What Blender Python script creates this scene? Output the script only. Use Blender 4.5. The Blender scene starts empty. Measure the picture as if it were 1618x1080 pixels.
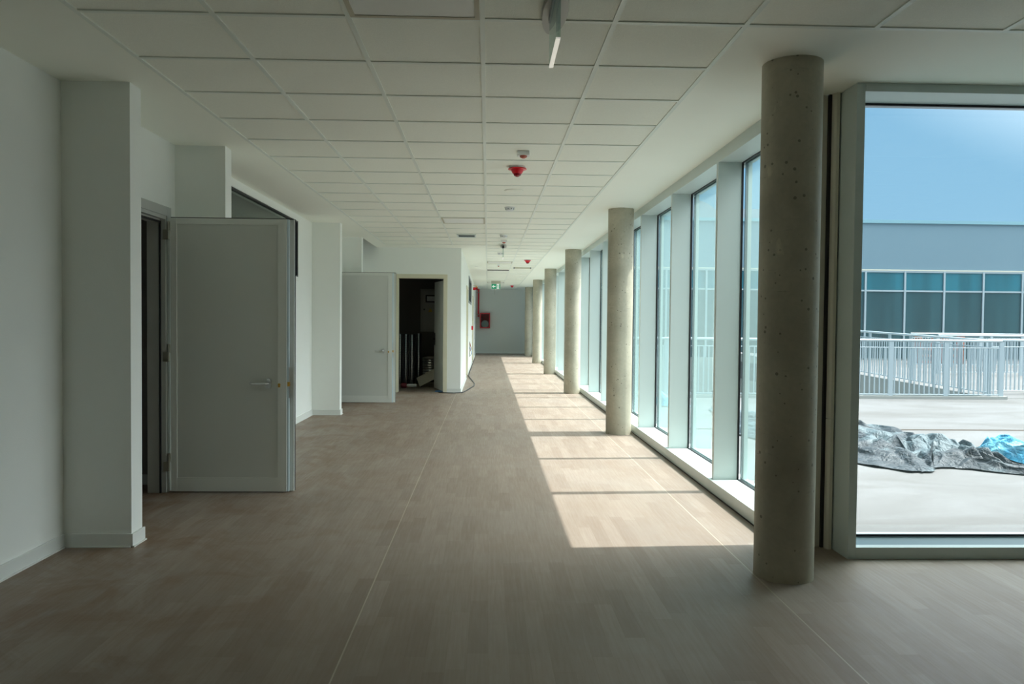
import bpy, bmesh, math, random
from mathutils import Vector, Matrix, noise
random.seed(7)
D = bpy.data; SC = bpy.context.scene; COL = SC.collection
PI = math.pi
# ---------------------------------------------------------------- camera
CAMZ = 1.335
yaw, pitch, roll, fpx = 0.032086, -0.026544, 0.009192, 1208.7
cy, sy, cp, sp = math.cos(yaw), math.sin(yaw), math.cos(pitch), math.sin(pitch)
fw = Vector((sy*cp, cy*cp, sp)); rt = Vector((cy, -sy, 0)); up = rt.cross(fw)
cr, sr = math.cos(roll), math.sin(roll)
r2 = rt*cr+up*sr; u2 = -rt*sr+up*cr
cam = D.cameras.new('camera'); cam.sensor_width = 36; cam.lens = 36*fpx/1618; cam.clip_start = .05; cam.clip_end = 400
co = D.objects.new('camera', cam); COL.objects.link(co)
co.matrix_world = Matrix(((r2.x, u2.x, -fw.x, 0), (r2.y, u2.y, -fw.y, 0), (r2.z, u2.z, -fw.z, CAMZ), (0, 0, 0, 1)))
SC.camera = co
# ---------------------------------------------------------------- light
SUN_EL, SUN_AZ_Y = math.radians(58.9), 0.05      # nearly straight across the glazed wall
sun = D.lights.new('sun', 'SUN'); sun.energy = 6.8; sun.angle = math.radians(.55); sun.color = (1, .99, .965)
so = D.objects.new('sun', sun); COL.objects.link(so)
d = Vector((math.cos(SUN_EL), math.cos(SUN_EL)*SUN_AZ_Y, math.sin(SUN_EL)))
so.rotation_euler = (-d).to_track_quat('-Z', 'Y').to_euler(); so.location = (14, 6, 20)
W = D.worlds.new('sky'); SC.world = W; W.use_nodes = True
nt = W.node_tree; nt.nodes.clear()
o = nt.nodes.new('ShaderNodeOutputWorld'); bg = nt.nodes.new('ShaderNodeBackground')
tc = nt.nodes.new('ShaderNodeTexCoord'); sx = nt.nodes.new('ShaderNodeSeparateXYZ')
rp = nt.nodes.new('ShaderNodeValToRGB')
nt.links.new(tc.outputs['Generated'], sx.inputs[0]); nt.links.new(sx.outputs['Z'], rp.inputs[0])
el = rp.color_ramp.elements
el[0].position = 0; el[0].color = (.37, .58, .71, 1)
el[1].position = 1; el[1].color = (.20, .42, .72, 1)
e = el.new(.12); e.color = (.235, .465, .665, 1)
e = el.new(.33); e.color = (.18, .40, .62, 1)
# brighter, whiter sky around the sun, added to lift the indoor light
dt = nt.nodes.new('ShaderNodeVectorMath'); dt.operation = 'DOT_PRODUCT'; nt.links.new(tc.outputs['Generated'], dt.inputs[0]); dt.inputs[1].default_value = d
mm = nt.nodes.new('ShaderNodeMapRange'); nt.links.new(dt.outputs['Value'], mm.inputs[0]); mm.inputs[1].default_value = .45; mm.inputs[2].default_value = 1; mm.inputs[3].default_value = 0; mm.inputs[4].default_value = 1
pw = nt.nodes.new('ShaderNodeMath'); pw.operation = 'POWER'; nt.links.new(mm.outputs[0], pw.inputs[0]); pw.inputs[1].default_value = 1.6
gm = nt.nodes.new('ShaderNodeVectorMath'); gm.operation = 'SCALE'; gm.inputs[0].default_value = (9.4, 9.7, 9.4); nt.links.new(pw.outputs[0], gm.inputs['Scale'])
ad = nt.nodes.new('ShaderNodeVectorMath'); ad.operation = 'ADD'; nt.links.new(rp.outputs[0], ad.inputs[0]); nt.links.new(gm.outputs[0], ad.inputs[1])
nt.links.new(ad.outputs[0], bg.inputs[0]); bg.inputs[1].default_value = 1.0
nt.links.new(bg.outputs[0], o.inputs[0])
SC.view_settings.view_transform = 'Standard'; SC.view_settings.look = 'None'
SC.view_settings.exposure = 0.40; SC.view_settings.gamma = 1; SC.view_settings.use_curve_mapping = False
SC.cycles.max_bounces = 12; SC.cycles.diffuse_bounces = 8; SC.cycles.glossy_bounces = 4
SC.cycles.transparent_max_bounces = 24; SC.cycles.caustics_reflective = False; SC.cycles.caustics_refractive = False
SC.cycles.sample_clamp_indirect = 6
# ---------------------------------------------------------------- materials
MT = {}
def mat(name, col, rough=.6, metal=0, noise_amt=0, noise_scale=8, bump=0, bump_scale=60, spec=.5, emit=None):
    if name in MT: return MT[name]
    m = D.materials.new(name); m.use_nodes = True; n = m.node_tree; b = n.nodes['Principled BSDF']
    b.inputs['Base Color'].default_value = (*col, 1); b.inputs['Roughness'].default_value = rough
    b.inputs['Metallic'].default_value = metal; b.inputs['Specular IOR Level'].default_value = spec
    if emit: b.inputs['Emission Color'].default_value = (*emit[0], 1); b.inputs['Emission Strength'].default_value = emit[1]
    t = n.nodes.new('ShaderNodeTexCoord')
    if noise_amt:
        z = n.nodes.new('ShaderNodeTexNoise'); z.inputs['Scale'].default_value = noise_scale; z.inputs['Detail'].default_value = 4
        mx = n.nodes.new('ShaderNodeMix'); mx.data_type = 'RGBA'
        n.links.new(t.outputs['Object'], z.inputs['Vector']); n.links.new(z.outputs['Fac'], mx.inputs['Factor'])
        mx.inputs['A'].default_value = (*[c*(1-noise_amt) for c in col], 1); mx.inputs['B'].default_value = (*[min(1, c*(1+noise_amt)) for c in col], 1)
        n.links.new(mx.outputs['Result'], b.inputs['Base Color'])
    if bump:
        z = n.nodes.new('ShaderNodeTexNoise'); z.inputs['Scale'].default_value = bump_scale; z.inputs['Detail'].default_value = 3
        bp = n.nodes.new('ShaderNodeBump'); bp.inputs['Strength'].default_value = bump; bp.inputs['Distance'].default_value = .004
        n.links.new(t.outputs['Object'], z.inputs['Vector']); n.links.new(z.outputs['Fac'], bp.inputs['Height']); n.links.new(bp.outputs[0], b.inputs['Normal'])
    MT[name] = m; return m
wall = mat('white_wall_paint', (.90, .93, .895), .75, noise_amt=.02, noise_scale=3, bump=.15, bump_scale=180)
ceil_m = mat('ceiling_gypsum_paint', (.93, .955, .87), .8, noise_amt=.02, noise_scale=2)
tile = mat('mineral_ceiling_tile', (.90, .92, .83), .9, noise_amt=.05, noise_scale=90, bump=.3, bump_scale=200)
bar = mat('ceiling_grid_bar', (.80, .85, .78), .45)
skirt = mat('baseboard_white', (.80, .83, .80), .4)
frame_w = mat('window_frame_white', (.60, .68, .66), .35)
frame_d = mat('window_frame_warm_white', (.62, .60, .50), .45)
black = mat('black_gasket', (.012, .012, .014), .5)
spacer = mat('grey_glazing_spacer', (.35, .38, .42), .4, .6)
leaf_m = mat('grey_door_leaf', (.70, .73, .69), .5, noise_amt=.03, noise_scale=2)
lip_m = mat('light_grey_door_border', (.80, .83, .79), .4)
alu = mat('brushed_aluminium', (.62, .63, .62), .28, .9)
jamb_g = mat('grey_door_frame', (.52, .54, .52), .45)
cream = mat('cream_door_frame', (.72, .69, .53), .5)
brass = mat('brass_lock', (.72, .42, .08), .3, .8)
steel = mat('hinge_steel', (.42, .41, .34), .4, .7)
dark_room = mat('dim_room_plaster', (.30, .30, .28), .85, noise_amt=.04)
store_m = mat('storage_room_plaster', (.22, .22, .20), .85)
red = mat('signal_red_plastic', (.70, .008, .02), .3)
darkred = mat('dark_red_lens', (.28, .004, .012), .2)
white_p = mat('white_plastic', (.78, .80, .80), .4)
grey_p = mat('grey_plastic', (.22, .25, .26), .4)
green = mat('exit_sign_green', (.0, .24, .12), .4, emit=((0, .24, .12), .35))
sign_w = mat('exit_sign_white', (.85, .88, .86), .4, emit=((.8, .85, .82), .3))
paint_red = mat('red_enamel', (.50, .02, .03), .35)
yellow = mat('amber_plastic', (.75, .42, .04), .35)
blue_p = mat('blue_nitrile', (.01, .22, .62), .5)
rubber = mat('grey_rubber_cable', (.07, .075, .08), .6)
rail_m = mat('white_railing_paint', (.36, .43, .46), .35)
facade = mat('pale_blue_facade_panel', (.150, .245, .300), .6, noise_amt=.03, noise_scale=.4)
cap_m = mat('parapet_cap_metal', (.22, .40, .46), .4)
curb = mat('grey_concrete_curb', (.30, .31, .29), .85, noise_amt=.08, noise_scale=3)
wood = mat('raw_pine_board', (.62, .40, .18), .7, noise_amt=.15, noise_scale=20)
galv = mat('galvanised_duct_steel', (.40, .42, .43), .14, .95, bump=.1, bump_scale=20)
foil = mat('crumpled_foil', (.60, .60, .58), .3, .9, bump=1, bump_scale=18)
board = mat('pale_cardboard', (.50, .48, .40), .8)
cabm = mat('light_grey_enamel', (.42, .43, .40), .45)
orange = mat('rusty_orange_paint', (.50, .16, .08), .6)

def nodes(m): return m.node_tree.nodes, m.node_tree.links
def M_(n, op, a, b=None, c=None):
    x = n.nodes.new('ShaderNodeMath'); x.operation = op
    for i, v in enumerate((a, b, c)):
        if v is None: continue
        if isinstance(v, (int, float)): x.inputs[i].default_value = v
        else: n.links.new(v, x.inputs[i])
    return x.outputs[0]
def mixc(n, f, a, b, blend='MIX'):
    x = n.nodes.new('ShaderNodeMix'); x.data_type = 'RGBA'; x.blend_type = blend
    for k, v in (('Factor', f), ('A', a), ('B', b)):
        if isinstance(v, (int, float)): x.inputs[k].default_value = v
        elif isinstance(v, tuple): x.inputs[k].default_value = (*v, 1)
        else: n.links.new(v, x.inputs[k])
    return x.outputs['Result']
def nz(n, vec, scale, detail=3, rough=.5, dist=0):
    x = n.nodes.new('ShaderNodeTexNoise'); x.inputs['Scale'].default_value = scale; x.inputs['Detail'].default_value = detail
    x.inputs['Roughness'].default_value = rough; x.inputs['Distortion'].default_value = dist
    n.links.new(vec, x.inputs['Vector']); return x.outputs['Fac']
def mapr(n, v, a, b, c=0, d_=1):
    x = n.nodes.new('ShaderNodeMapRange'); n.links.new(v, x.inputs[0])
    for i, q in enumerate((a, b, c, d_)): x.inputs[i+1].default_value = q
    return x.outputs[0]
def scalev(n, vec, s):
    x = n.nodes.new('ShaderNodeVectorMath'); x.operation = 'MULTIPLY'; n.links.new(vec, x.inputs[0]); x.inputs[1].default_value = s
    return x.outputs[0]

# floor: vinyl planks running along the corridor, roll seams, dust and dirt
fm = D.materials.new('plank_vinyl_floor'); fm.use_nodes = True; n = fm.node_tree; b = n.nodes['Principled BSDF']
t = n.nodes.new('ShaderNodeTexCoord'); s = n.nodes.new('ShaderNodeSeparateXYZ'); n.links.new(t.outputs['Object'], s.inputs[0])
X, Y = s.outputs[0], s.outputs[1]; OB = t.outputs['Object']
row = M_(n, 'FLOOR', M_(n, 'DIVIDE', M_(n, 'ADD', X, .57), .0833))
wn = n.nodes.new('ShaderNodeTexWhiteNoise'); wn.noise_dimensions = '1D'; n.links.new(row, wn.inputs['W'])
yy = M_(n, 'ADD', M_(n, 'DIVIDE', Y, .58), M_(n, 'MULTIPLY', wn.outputs['Value'], 7.3))
idx = M_(n, 'FLOOR', yy)
wn2 = n.nodes.new('ShaderNodeTexWhiteNoise'); wn2.noise_dimensions = '2D'
cv = n.nodes.new('ShaderNodeCombineXYZ'); n.links.new(row, cv.inputs[0]); n.links.new(idx, cv.inputs[1]); n.links.new(cv.outputs[0], wn2.inputs['Vector'])
rnd = wn2.outputs['Value']
r = n.nodes.new('ShaderNodeValToRGB'); n.links.new(rnd, r.inputs[0])
r.color_ramp.elements[0].color = (0.254, 0.201, 0.162, 1); r.color_ramp.elements[1].color = (0.320, 0.264, 0.218, 1)
e = r.color_ramp.elements.new(.5); e.color = (0.287, 0.234, 0.190, 1)
grain = nz(n, scalev(n, OB, (70, 3.5, 1)), 1, 4, .6)
c = mixc(n, mapr(n, grain, .3, .7, 0, .30), r.outputs[0], (0.238, 0.188, 0.145))
fx = M_(n, 'FRACT', M_(n, 'DIVIDE', M_(n, 'ADD', X, .57), .0833)); fy = M_(n, 'FRACT', yy)
gx = M_(n, 'LESS_THAN', M_(n, 'MINIMUM', fx, M_(n, 'SUBTRACT', 1, fx)), .012)
gy = M_(n, 'LESS_THAN', M_(n, 'MINIMUM', fy, M_(n, 'SUBTRACT', 1, fy)), .0022)
c = mixc(n, M_(n, 'MULTIPLY', M_(n, 'MAXIMUM', gx, gy), .35), c, (.22, .17, .12))
sm = M_(n, 'FRACT', M_(n, 'DIVIDE', M_(n, 'ADD', X, 4.57), 2.0))
seam = M_(n, 'LESS_THAN', M_(n, 'MINIMUM', sm, M_(n, 'SUBTRACT', 1, sm)), .0016)
c = mixc(n, M_(n, 'MULTIPLY', seam, .65), c, (0.578, 0.510, 0.408))
dust = mapr(n, nz(n, OB, .9, 5, .6, .4), .48, .75, 0, .5)
c = mixc(n, dust, c, (0.310, 0.277, 0.247))
# reddish building dirt, more of it near the left wall
near = mapr(n, X, -.4, -2.4, .12, .9)
dirt = M_(n, 'MULTIPLY', mapr(n, nz(n, scalev(n, OB, (1, .8, 1)), 2.3, 6, .65, 1.2), .42, .62, 0, .9), near)
c = mixc(n, dirt, c, (0.191, 0.109, 0.059))
foot = mapr(n, nz(n, scalev(n, OB, (1, 1.4, 1)), 7, 4, .6, .5), .63, .72, 0, .35)
c = mixc(n, M_(n, 'MULTIPLY', foot, near), c, (0.343, 0.330, 0.304))
n.links.new(c, b.inputs['Base Color'])
n.links.new(mapr(n, grain, .3, .7, .42, .58), b.inputs['Roughness']); b.inputs['Specular IOR Level'].default_value = .35
bp = n.nodes.new('ShaderNodeBump'); bp.inputs['Strength'].default_value = .12; bp.inputs['Distance'].default_value = .002
n.links.new(grain, bp.inputs['Height']); n.links.new(bp.outputs[0], b.inputs['Normal'])
# raw concrete with pores
def concrete(name, base, pores=True):
    m = D.materials.new(name); m.use_nodes = True; n = m.node_tree; b = n.nodes['Principled BSDF']
    t = n.nodes.new('ShaderNodeTexCoord'); OB = t.outputs['Object']
    k1 = nz(n, OB, 2.2, 5, .6, .3); k2 = nz(n, OB, 40, 3)
    lo = tuple(v*.78 for v in base); hi = tuple(v*1.18 for v in base)
    c = mixc(n, mapr(n, k1, .3, .7), lo, hi); c = mixc(n, mapr(n, k2, .35, .7, 0, .25), c, tuple(v*.7 for v in base))
    if pores:
        v = n.nodes.new('ShaderNodeTexVoronoi'); v.inputs['Scale'].default_value = 20; n.links.new(OB, v.inputs['Vector'])
        sz = mapr(n, nz(n, OB, 9, 2), .36, .66, .0, .20)
        p = M_(n, 'LESS_THAN', v.outputs['Distance'], sz)
        c = mixc(n, M_(n, 'MULTIPLY', p, .75), c, tuple(v_*.28 for v_ in base))
        w = mapr(n, nz(n, scalev(n, OB, (1, 1, .5)), 11, 3), .70, .76, 0, .35)
        c = mixc(n, w, c, tuple(min(1, v_*1.8) for v_ in base))
        s_ = mapr(n, nz(n, scalev(n, OB, (5, 5, 24)), 1, 5, .7, 1), .62, .72, 0, .5)
        c = mixc(n, s_, c, tuple(v_*.55 for v_ in base))
    n.links.new(c, b.inputs['Base Color']); b.inputs['Roughness'].default_value = .62
    bp = n.nodes.new('ShaderNodeBump'); bp.inputs['Strength'].default_value = .2; bp.inputs['Distance'].default_value = .004
    n.links.new(k2, bp.inputs['Height']); n.links.new(bp.outputs[0], b.inputs['Normal'])
    return m
conc = concrete('raw_concrete', (.46, .43, .335))
# terrace screed: very pale, blotchy, joint, tar specks
tm = D.materials.new('pale_terrace_screed'); tm.use_nodes = True; n = tm.node_tree; b = n.nodes['Principled BSDF']
t = n.nodes.new('ShaderNodeTexCoord'); OB = t.outputs['Object']; s = n.nodes.new('ShaderNodeSeparateXYZ'); n.links.new(OB, s.inputs[0])
c = mixc(n, mapr(n, nz(n, scalev(n, OB, (.5, 1, 1)), 1.1, 6, .65, 1), .35, .7), (0.145, 0.150, 0.152), (0.098, 0.098, 0.094))
c = mixc(n, mapr(n, nz(n, OB, 30, 2), .4, .7, 0, .3), c, (0.119, 0.122, 0.122))
jl = M_(n, 'LESS_THAN', M_(n, 'ABSOLUTE', M_(n, 'SUBTRACT', s.outputs[1], 9.62)), .05)
c = mixc(n, M_(n, 'MULTIPLY', jl, .95), c, (.04, .03, .022))
v = n.nodes.new('ShaderNodeTexVoronoi'); v.inputs['Scale'].default_value = 15; n.links.new(OB, v.inputs['Vector'])
dd = M_(n, 'LESS_THAN', v.outputs['Distance'], mapr(n, nz(n, OB, 2.5, 2), .45, .75, 0, .14))
nearw = mapr(n, s.outputs[1], 5.6, 4.6, 0, .9)
c = mixc(n, M_(n, 'MULTIPLY', dd, nearw), c, (.06, .07, .09))
n.links.new(c, b.inputs['Base Color']); b.inputs['Roughness'].default_value = .9; b.inputs['Specular IOR Level'].default_value = .1
# clear glazing: tinted more when seen at a shallow angle (longer way through the pane)
def glazing(name, near_t, graz_t, refl=1.0, dust=.16):
    m = D.materials.new(name); m.use_nodes = True; n = m.node_tree; n.nodes.clear()
    o = n.nodes.new('ShaderNodeOutputMaterial'); tr = n.nodes.new('ShaderNodeBsdfTransparent'); gl = n.nodes.new('ShaderNodeBsdfGlossy')
    gl.inputs['Roughness'].default_value = .0; gl.inputs['Color'].default_value = (.92, 1, 1, 1)
    lw = n.nodes.new('ShaderNodeLayerWeight'); lw.inputs['Blend'].default_value = .5
    near_t = tuple(v**.5 for v in near_t); graz_t = tuple(v**.5 for v in graz_t)      # two faces per pane
    fr = M_(n, 'ADD', .04, M_(n, 'MULTIPLY', .96, M_(n, 'POWER', lw.outputs['Facing'], 5)))   # Schlick
    n.links.new(mixc(n, mapr(n, lw.outputs['Facing'], .45, .9), near_t, graz_t), tr.inputs['Color'])
    du = n.nodes.new('ShaderNodeBsdfTranslucent'); du.inputs['Color'].default_value = (.70, .90, .88, 1)
    df = n.nodes.new('ShaderNodeBsdfDiffuse'); df.inputs['Color'].default_value = (.70, .90, .88, 1)
    dm = n.nodes.new('ShaderNodeMixShader'); dm.inputs[0].default_value = .5; n.links.new(du.outputs[0], dm.inputs[1]); n.links.new(df.outputs[0], dm.inputs[2])
    d2 = n.nodes.new('ShaderNodeMixShader'); n.links.new(mapr(n, lw.outputs['Facing'], .3, .9, dust*.12, dust), d2.inputs[0])      # fine building dust on the pane
    n.links.new(tr.outputs[0], d2.inputs[1]); n.links.new(dm.outputs[0], d2.inputs[2]); tr = d2
    mx = n.nodes.new('ShaderNodeMixShader'); n.links.new(M_(n, 'MULTIPLY', fr, refl), mx.inputs[0])
    n.links.new(tr.outputs[0], mx.inputs[1]); n.links.new(gl.outputs[0], mx.inputs[2]); n.links.new(mx.outputs[0], o.inputs[0])
    return m
glass = glazing('clear_double_glazing', (.975, .99, .975), (.62, .88, .88))
glass_in = glazing('interior_glass', (.55, .60, .58), (.40, .46, .45), .8, dust=.03)
glass_sign = glazing('clear_acrylic', (.72, .82, .78), (.35, .48, .42), .8)
# opposite building's tinted panes
def tinted(name, col, rough=.08):
    m = mat(name, col, rough); b = m.node_tree.nodes['Principled BSDF']; b.inputs['Specular IOR Level'].default_value = .8
    n = m.node_tree; t = n.nodes.new('ShaderNodeTexCoord')
    c = mixc(n, mapr(n, nz(n, scalev(n, t.outputs['Object'], (2.2, 1, .15)), 1, 3), .35, .65), tuple(v*.8 for v in col), tuple(v*1.25 for v in col))
    n.links.new(c, b.inputs['Base Color']); return m
teal_hi = tinted('teal_spandrel_glass', (.015, .13, .17)); teal_lo = tinted('dark_teal_glass', (.02, .065, .075))
# tarpaulins
def tarp_mat(name, a, b_, sc=3):
    m = D.materials.new(name); m.use_nodes = True; n = m.node_tree; b = n.nodes['Principled BSDF']
    t = n.nodes.new('ShaderNodeTexCoord')
    f = mapr(n, nz(n, t.outputs['Object'], sc, 2, .5, .6), .50, .56)
    n.links.new(mixc(n, f, a, b_), b.inputs['Base Color']); b.inputs['Roughness'].default_value = .5; b.inputs['Specular IOR Level'].default_value = .35
    z = nz(n, t.outputs['Object'], 7, 4, .6, 2.5); bp = n.nodes.new('ShaderNodeBump'); bp.inputs['Strength'].default_value = .9; bp.inputs['Distance'].default_value = .06
    n.links.new(z, bp.inputs['Height']); n.links.new(bp.outputs[0], b.inputs['Normal']); return m
tarp_g = tarp_mat('grey_plastic_sheet', (.020, .032, .040), (.070, .105, .118), 1.3)
tarp_b = tarp_mat('blue_plastic_sheet', (.03, .24, .38), (.13, .40, .52), 3)
# ---------------------------------------------------------------- mesh helpers
class MB:
    def __init__(s): s.bm = bmesh.new()
    def _v(s, vs, fs):
        v = [s.bm.verts.new(p) for p in vs]
        for f in fs:
            try: s.bm.faces.new([v[i] for i in f])
            except ValueError: pass
        return s
    def box(s, x0, x1, y0, y1, z0, z1):
        return s._v([(x, y, z) for x in (x0, x1) for y in (y0, y1) for z in (z0, z1)],
                    [(0, 1, 3, 2), (4, 6, 7, 5), (0, 4, 5, 1), (2, 3, 7, 6), (0, 2, 6, 4), (1, 5, 7, 3)])
    def prism(s, pts, a0, a1, axis='z'):
        def P(p, a):
            return {'z': (p[0], p[1], a), 'y': (p[0], a, p[1]), 'x': (a, p[0], p[1])}[axis]
        k = len(pts); vs = [P(p, a0) for p in pts]+[P(p, a1) for p in pts]
        return s._v(vs, [tuple(range(k)), tuple(range(2*k-1, k-1, -1))]+[(i, (i+1) % k, (i+1) % k+k, i+k) for i in range(k)])
    def lathe(s, prof, c=(0, 0, 0), seg=24, axis='z'):
        rows = []
        for r_, h in prof:
            rw = []
            for i in range(seg):
                a = 2*PI*i/seg; u, w = r_*math.cos(a), r_*math.sin(a)
                p = {'z': (u, w, h), 'y': (u, h, w), 'x': (h, u, w)}[axis]
                rw.append(s.bm.verts.new((p[0]+c[0], p[1]+c[1], p[2]+c[2])))
            rows.append(rw)
        for a, b in zip(rows, rows[1:]):
            for i in range(seg): s.bm.faces.new((a[i], a[(i+1) % seg], b[(i+1) % seg], b[i]))
        s.bm.faces.new(rows[0][::-1]); s.bm.faces.new(rows[-1]); return s
    def cyl(s, c, r_, h, seg=20, axis='z'): return s.lathe([(r_, 0), (r_, h)], c, seg, axis)
    def tube(s, pts, r_, seg=8):
        pts = [Vector(p) for p in pts]; rows = []
        for i, p in enumerate(pts):
            t = (pts[min(i+1, len(pts)-1)]-pts[max(i-1, 0)]).normalized()
            a = Vector((0, 0, 1)) if abs(t.z) < .9 else Vector((1, 0, 0))
            u = t.cross(a).normalized(); w = t.cross(u)
            rows.append([s.bm.verts.new(p+u*r_*math.cos(2*PI*k/seg)+w*r_*math.sin(2*PI*k/seg)) for k in range(seg)])
        for a, b in zip(rows, rows[1:]):
            for i in range(seg): s.bm.faces.new((a[i], a[(i+1) % seg], b[(i+1) % seg], b[i]))
        s.bm.faces.new(rows[0][::-1]); s.bm.faces.new(rows[-1]); return s
    def out(s, name, m, parent=None, smooth=False, bevel=0, loc=None):
        bmesh.ops.recalc_face_normals(s.bm, faces=s.bm.faces)
        me = D.meshes.new(name)
        if loc is not None:
            for v in s.bm.verts: v.co -= Vector(loc)
        s.bm.to_mesh(me); s.bm.free(); me.materials.append(m)
        ob = D.objects.new(name, me); COL.objects.link(ob)
        if loc is not None: ob.location = loc
        if smooth:
            for p in me.polygons: p.use_smooth = True
            md = ob.modifiers.new('e', 'EDGE_SPLIT'); md.split_angle = math.radians(35)
        if bevel:
            md = ob.modifiers.new('b', 'BEVEL'); md.width = bevel; md.segments = 2; md.limit_method = 'ANGLE'
        if parent is not None:
            ob.parent = parent
            if loc is None and parent.type == 'EMPTY' or loc is None:
                off = world_loc(parent)
                if off.length > 0:
                    for v in me.vertices: v.co -= off
        return ob
def world_loc(o):
    l = Vector(o.location); p = o.parent
    while p is not None: l += Vector(p.location); p = p.parent
    return l
def tag(o, label=None, cat=None, group=None, kind=None):
    if label: o['label'] = label
    if cat: o['category'] = cat
    if group: o['group'] = group
    if kind: o['kind'] = kind
    return o
def empty(name, loc, label=None, cat=None, group=None, kind=None):
    o = D.objects.new(name, None); COL.objects.link(o); o.location = loc; o.empty_display_size = .1
    return tag(o, label, cat, group, kind)
def struct(o, label, cat): return tag(o, label, cat, kind='structure')
def copy_tree(o, parent=None):
    c = o.copy(); COL.objects.link(c); c.parent = parent
    for k in ('label',):
        if k in c and parent is None: del c[k]
    for ch in list(o.children): copy_tree(ch, c)
    return c
H = 2.692
def frame_ring(m, axis, a0, a1, z0, z1, w, d0, d1):
    """rectangular ring in plane (axis,z); a along `axis` y or x; depth d0..d1 on the other axis"""
    def bx(p0, p1, q0, q1):
        if axis == 'y': m.box(d0, d1, p0, p1, q0, q1)
        else: m.box(p0, p1, d0, d1, q0, q1)
    bx(a0, a0+w, z0, z1); bx(a1-w, a1, z0, z1); bx(a0+w, a1-w, z0, z0+w); bx(a0+w, a1-w, z1-w, z1); return m
# ================================================================ SHELL
XL, XP_, YB = -2.46, -2.07, 14.30
fl = MB().box(-5.2, 5.15, -7, 4.50, -.15, 0).box(-5.2, 2.1, 4.50, 32.2, -.15, 0).out('floor', fm)
struct(fl, 'worn timber-look vinyl plank floor running down the corridor', 'floor')
# left wall with door and clerestory openings, and its projecting piers
w = MB()
def wallx(x0, x1, y0, y1, z0, z1, holes=()):
    """wall slab along y with rectangular holes (ya,yb,za,zb), sorted"""
    y = y0
    for ya, yb, za, zb in holes:
        w.box(x0, x1, y, ya, z0, z1)
        if za > z0: w.box(x0, x1, ya, yb, z0, za)
        w.box(x0, x1, ya, yb, zb, z1); y = yb
    w.box(x0, x1, y, y1, z0, z1)
wallx(XL-.125, XL, -7, 14.30, 0, 2.76, [(5.02, 5.93, 0, 2.12), (6.55, 10.0, 1.89, 2.605), (11.5, 12.42, 0, 2.12)])
for y in (4.508, 6.115, 10.80, 12.62): w.box(XL-.02, XP_, y, y+.14, 0, H+.03)
struct(w.out('wall_left', wall), 'white plastered left wall with shallow piers beside the grey doors', 'wall')
# baseboards (with a small foot) around wall and piers
def skirting(name, segs, label):
    m = MB()
    for x0, y0, x1, y1, nx, ny in segs:
        for th, h in ((.012, .078), (.022, .008)):
            m.box(min(x0, x1)+min(0, nx*th), max(x0, x1)+max(0, nx*th), min(y0, y1)+min(0, ny*th), max(y0, y1)+max(0, ny*th), 0, h)
    struct(m.out(name, skirt), label, 'baseboard')
segs = [(XL, -7, XL, 4.508, 1, 0), (XL, 4.508, XP_, 4.508, 0, -1), (XP_, 4.496, XP_, 4.66, 1, 0), (XL, 4.648, XL, 4.95, 1, 0),
        (XL, 6.01, XL, 6.115, 1, 0), (XL, 6.115, XP_, 6.115, 0, -1), (XP_, 6.103, XP_, 6.267, 1, 0), (XL, 6.255, XL, 10.8, 1, 0),
        (XL, 10.8, XP_, 10.8, 0, -1), (XP_, 10.788, XP_, 10.952, 1, 0), (XL, 10.94, XL, 11.45, 1, 0), (XL, 12.62, XP_, 12.62, 0, -1),
        (XP_, 12.608, XP_, 12.772, 1, 0), (XL, 12.76, XL, 14.3, 1, 0)]
skirting('baseboard_left', segs, 'white baseboard along the left wall and round its piers')
# storage block
w = MB()
w.box(-2.6, -1.715, YB, YB+.15, 0, 3.3).box(-.76, -.50, YB, YB+.15, 0, 3.3).box(-1.715, -.76, YB, YB+.15, 2.17, 3.3)
struct(w.out('wall_storage_front', wall), 'white wall facing the camera around the storage room doorway', 'wall')
w = MB(); wallx(-.65, -.50, YB+.15, 32.0, 0, 2.76, [(17.95, 18.95, 0, 2.10), (19.95, 23.0, 1.82, 2.52), (24.95, 25.95, 0, 2.10)])
struct(w.out('wall_corridor_left', wall), 'white side wall of the far corridor with doors and a high window', 'wall')
skirting('baseboard_storage', [(-2.46, YB, -1.72, YB, 0, -1), (-.755, YB, -.50, YB, 0, -1), (-.50, YB-.012, -.50, 17.9, 1, 0), (-.50, 19.0, -.50, 24.9, 1, 0), (-.50, 26, -.50, 32, 1, 0)], 'white baseboard round the corner of the storage block')
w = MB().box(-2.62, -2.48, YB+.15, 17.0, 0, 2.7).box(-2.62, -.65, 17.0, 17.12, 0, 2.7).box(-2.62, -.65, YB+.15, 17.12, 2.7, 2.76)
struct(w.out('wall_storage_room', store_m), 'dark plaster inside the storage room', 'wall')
# room behind door 1, behind the clerestory and door 2
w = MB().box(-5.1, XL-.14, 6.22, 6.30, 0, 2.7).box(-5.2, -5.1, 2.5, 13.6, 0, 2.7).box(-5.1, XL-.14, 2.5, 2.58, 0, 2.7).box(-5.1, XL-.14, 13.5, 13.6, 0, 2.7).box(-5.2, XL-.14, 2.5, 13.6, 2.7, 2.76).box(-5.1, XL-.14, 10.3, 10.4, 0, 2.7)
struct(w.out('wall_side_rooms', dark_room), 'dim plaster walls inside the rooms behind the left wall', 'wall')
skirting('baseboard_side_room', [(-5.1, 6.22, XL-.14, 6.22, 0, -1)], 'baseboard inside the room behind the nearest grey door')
w = MB().box(-.65, 2.15, 32.0, 32.15, 0, 2.76)
struct(w.out('wall_far', mat('far_wall_paint', (.78, .80, .76), .8)), 'plain wall closing the far end of the corridor', 'wall')
skirting('baseboard_far', [(-.5, 32, 2.0, 32, 0, -1)], 'baseboard under the far end wall')
w = MB().box(XL-.14, 5.15, -7.1, -7, 0, 2.76)
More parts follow.
